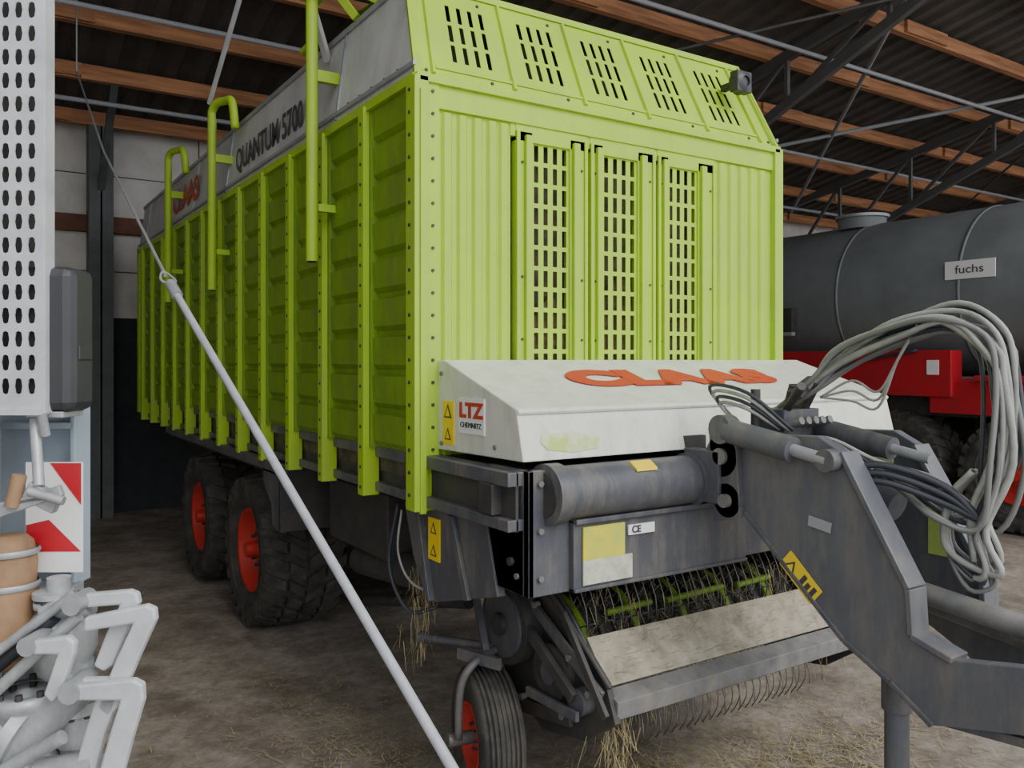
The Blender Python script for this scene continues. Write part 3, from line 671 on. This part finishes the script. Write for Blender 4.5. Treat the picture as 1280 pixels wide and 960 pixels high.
b=B('labels',T); b.box(8.38,8.395,1.75,2.35,2.78,3.0,'white'); b.box(8.28,8.4,4.55,4.8,2.2,2.55,'greyd'); b.box(8.22,8.3,4.5,4.85,2.15,2.2,'steel'); b.box(8.24,8.25,2.35,2.5,1.62,1.8,'white'); b.done()
text('label_text','fuchs',(8.375,2.05,2.89),SIDE,.14,'darkt',T,sx=1.2)
b=B('side_hose',T); b.sweep([(8.2,4.6,1.75),(8.2,3.9,1.68),(8.2,3.2,1.82),(8.2,2.6,1.92)],.02,'hose_d'); b.done()
for y in(1.5,3.0):
    wheel('tyre_l',T,(8.6,y,FL+.68),.68,.6,.34); wheel('tyre_r',T,(10.6,y,FL+.68),.68,.6,.34,face=1)
b=B('axles',T)
for y in(1.5,3.0): b.cyl((8.6,y,.48),(10.6,y,.48),.08,'greyd',14); b.box(8.95,9.1,y-.1,y+.1,.48,1.2,'greyd'); b.box(10.1,10.25,y-.1,y+.1,.48,1.2,'greyd')
b.done()

# ============================================================ STRAW
b=B('hay_scraps',FLOOR)
def blade(x,y,z,l,wd,a,t):
    d=Vector((math.cos(a)*math.cos(t),math.sin(a)*math.cos(t),math.sin(t)));s=Vector((-math.sin(a),math.cos(a),0))*wd
    p=Vector((x,y,z));b.face([p-s,p+s,p+d*l+s*.5,p+d*l-s*.5],'straw')
for i in range(11000):
    r=random.random()
    if r<.36: x,y=random.gauss(.75,.32),random.gauss(-.55,.22)
    elif r<.68: x,y=random.gauss(1.5,.6),random.gauss(-.65,.32)
    elif r<.8: x,y=random.gauss(.1,.3),random.gauss(.7,.7)
    else: x,y=random.uniform(-.9,4),random.uniform(-1.8,3)
    if x<-.5 and y<-1: continue
    blade(x,y,FL+random.uniform(.002,.02),random.uniform(.015,.08),.002,random.uniform(0,6.3),random.uniform(-.05,.2))
for i in range(900):
    x,y=random.gauss(.60,.08),random.gauss(-.62,.08)
    blade(x,y,FL+random.uniform(.0,.10),random.uniform(.05,.14),.0015,random.uniform(0,6.3),random.uniform(-.3,1.2))
b.done(fixn=False)
b=B('hanging_hay',W)
for i in range(160):
    x,y,z=random.gauss(.16,.03),random.gauss(.28,.05),random.uniform(.4,.85)
    blade(x,y,z,random.uniform(.05,.16),.0015,random.uniform(0,6.3),random.uniform(-1.5,-.6))
for i in range(160):
    x,y,z=random.gauss(.6,.04),random.gauss(-.66,.03),random.uniform(.02,.33)
    blade(x,y,z,random.uniform(.05,.16),.0015,random.uniform(0,6.3),random.uniform(-1.5,-.6))
for i in range(700):
    x=random.uniform(.55,1.95); blade(x,random.gauss(-.42,.08),random.uniform(.56,.8),random.uniform(.03,.12),.0015,random.uniform(0,6.3),random.uniform(-1.2,.4))
for i in range(160):
    x=random.uniform(.55,1.95); t=random.random(); blade(x,-.585-.13*t,.648-.16*t,random.uniform(.02,.08),.0014,random.choice((0,3.14))+random.uniform(-.4,.4),0)
for i in range(120):
    x=random.uniform(.6,2.0); blade(x,random.gauss(-.6,.06),.33,random.uniform(.04,.12),.0014,random.uniform(0,6.3),random.uniform(-1.5,-.8))
b.done(fixn=False)

# ============================================================ LIGHT
w=bpy.data.worlds.new('sky'); scene.world=w; w.use_nodes=True
bg=w.node_tree.nodes['Background']; bg.inputs['Color'].default_value=(.93,.96,1.0,1); bg.inputs['Strength'].default_value=1.8
s=bpy.data.lights.new('sun','SUN'); s.energy=2.1; s.angle=R(35); s.color=(1,.97,.92)
so=bpy.data.objects.new('sun',s); COL.objects.link(so); so.rotation_euler=Vector((-.15,.78,-.66)).to_track_quat('-Z','Y').to_euler()

# ============================================================ CAMERA
c=bpy.data.cameras.new('camera'); co=bpy.data.objects.new('camera',c); COL.objects.link(co)
co.location=(-1.667,-3.331,1.8); co.rotation_euler=(R(90),0,R(-33.1))
c.sensor_width=36; c.lens=1043/1280*36; c.shift_y=-30/1280; c.clip_start=.05
scene.camera=co
for o in list(scene.objects):
    if o.parent is None: o.location.z+=.2
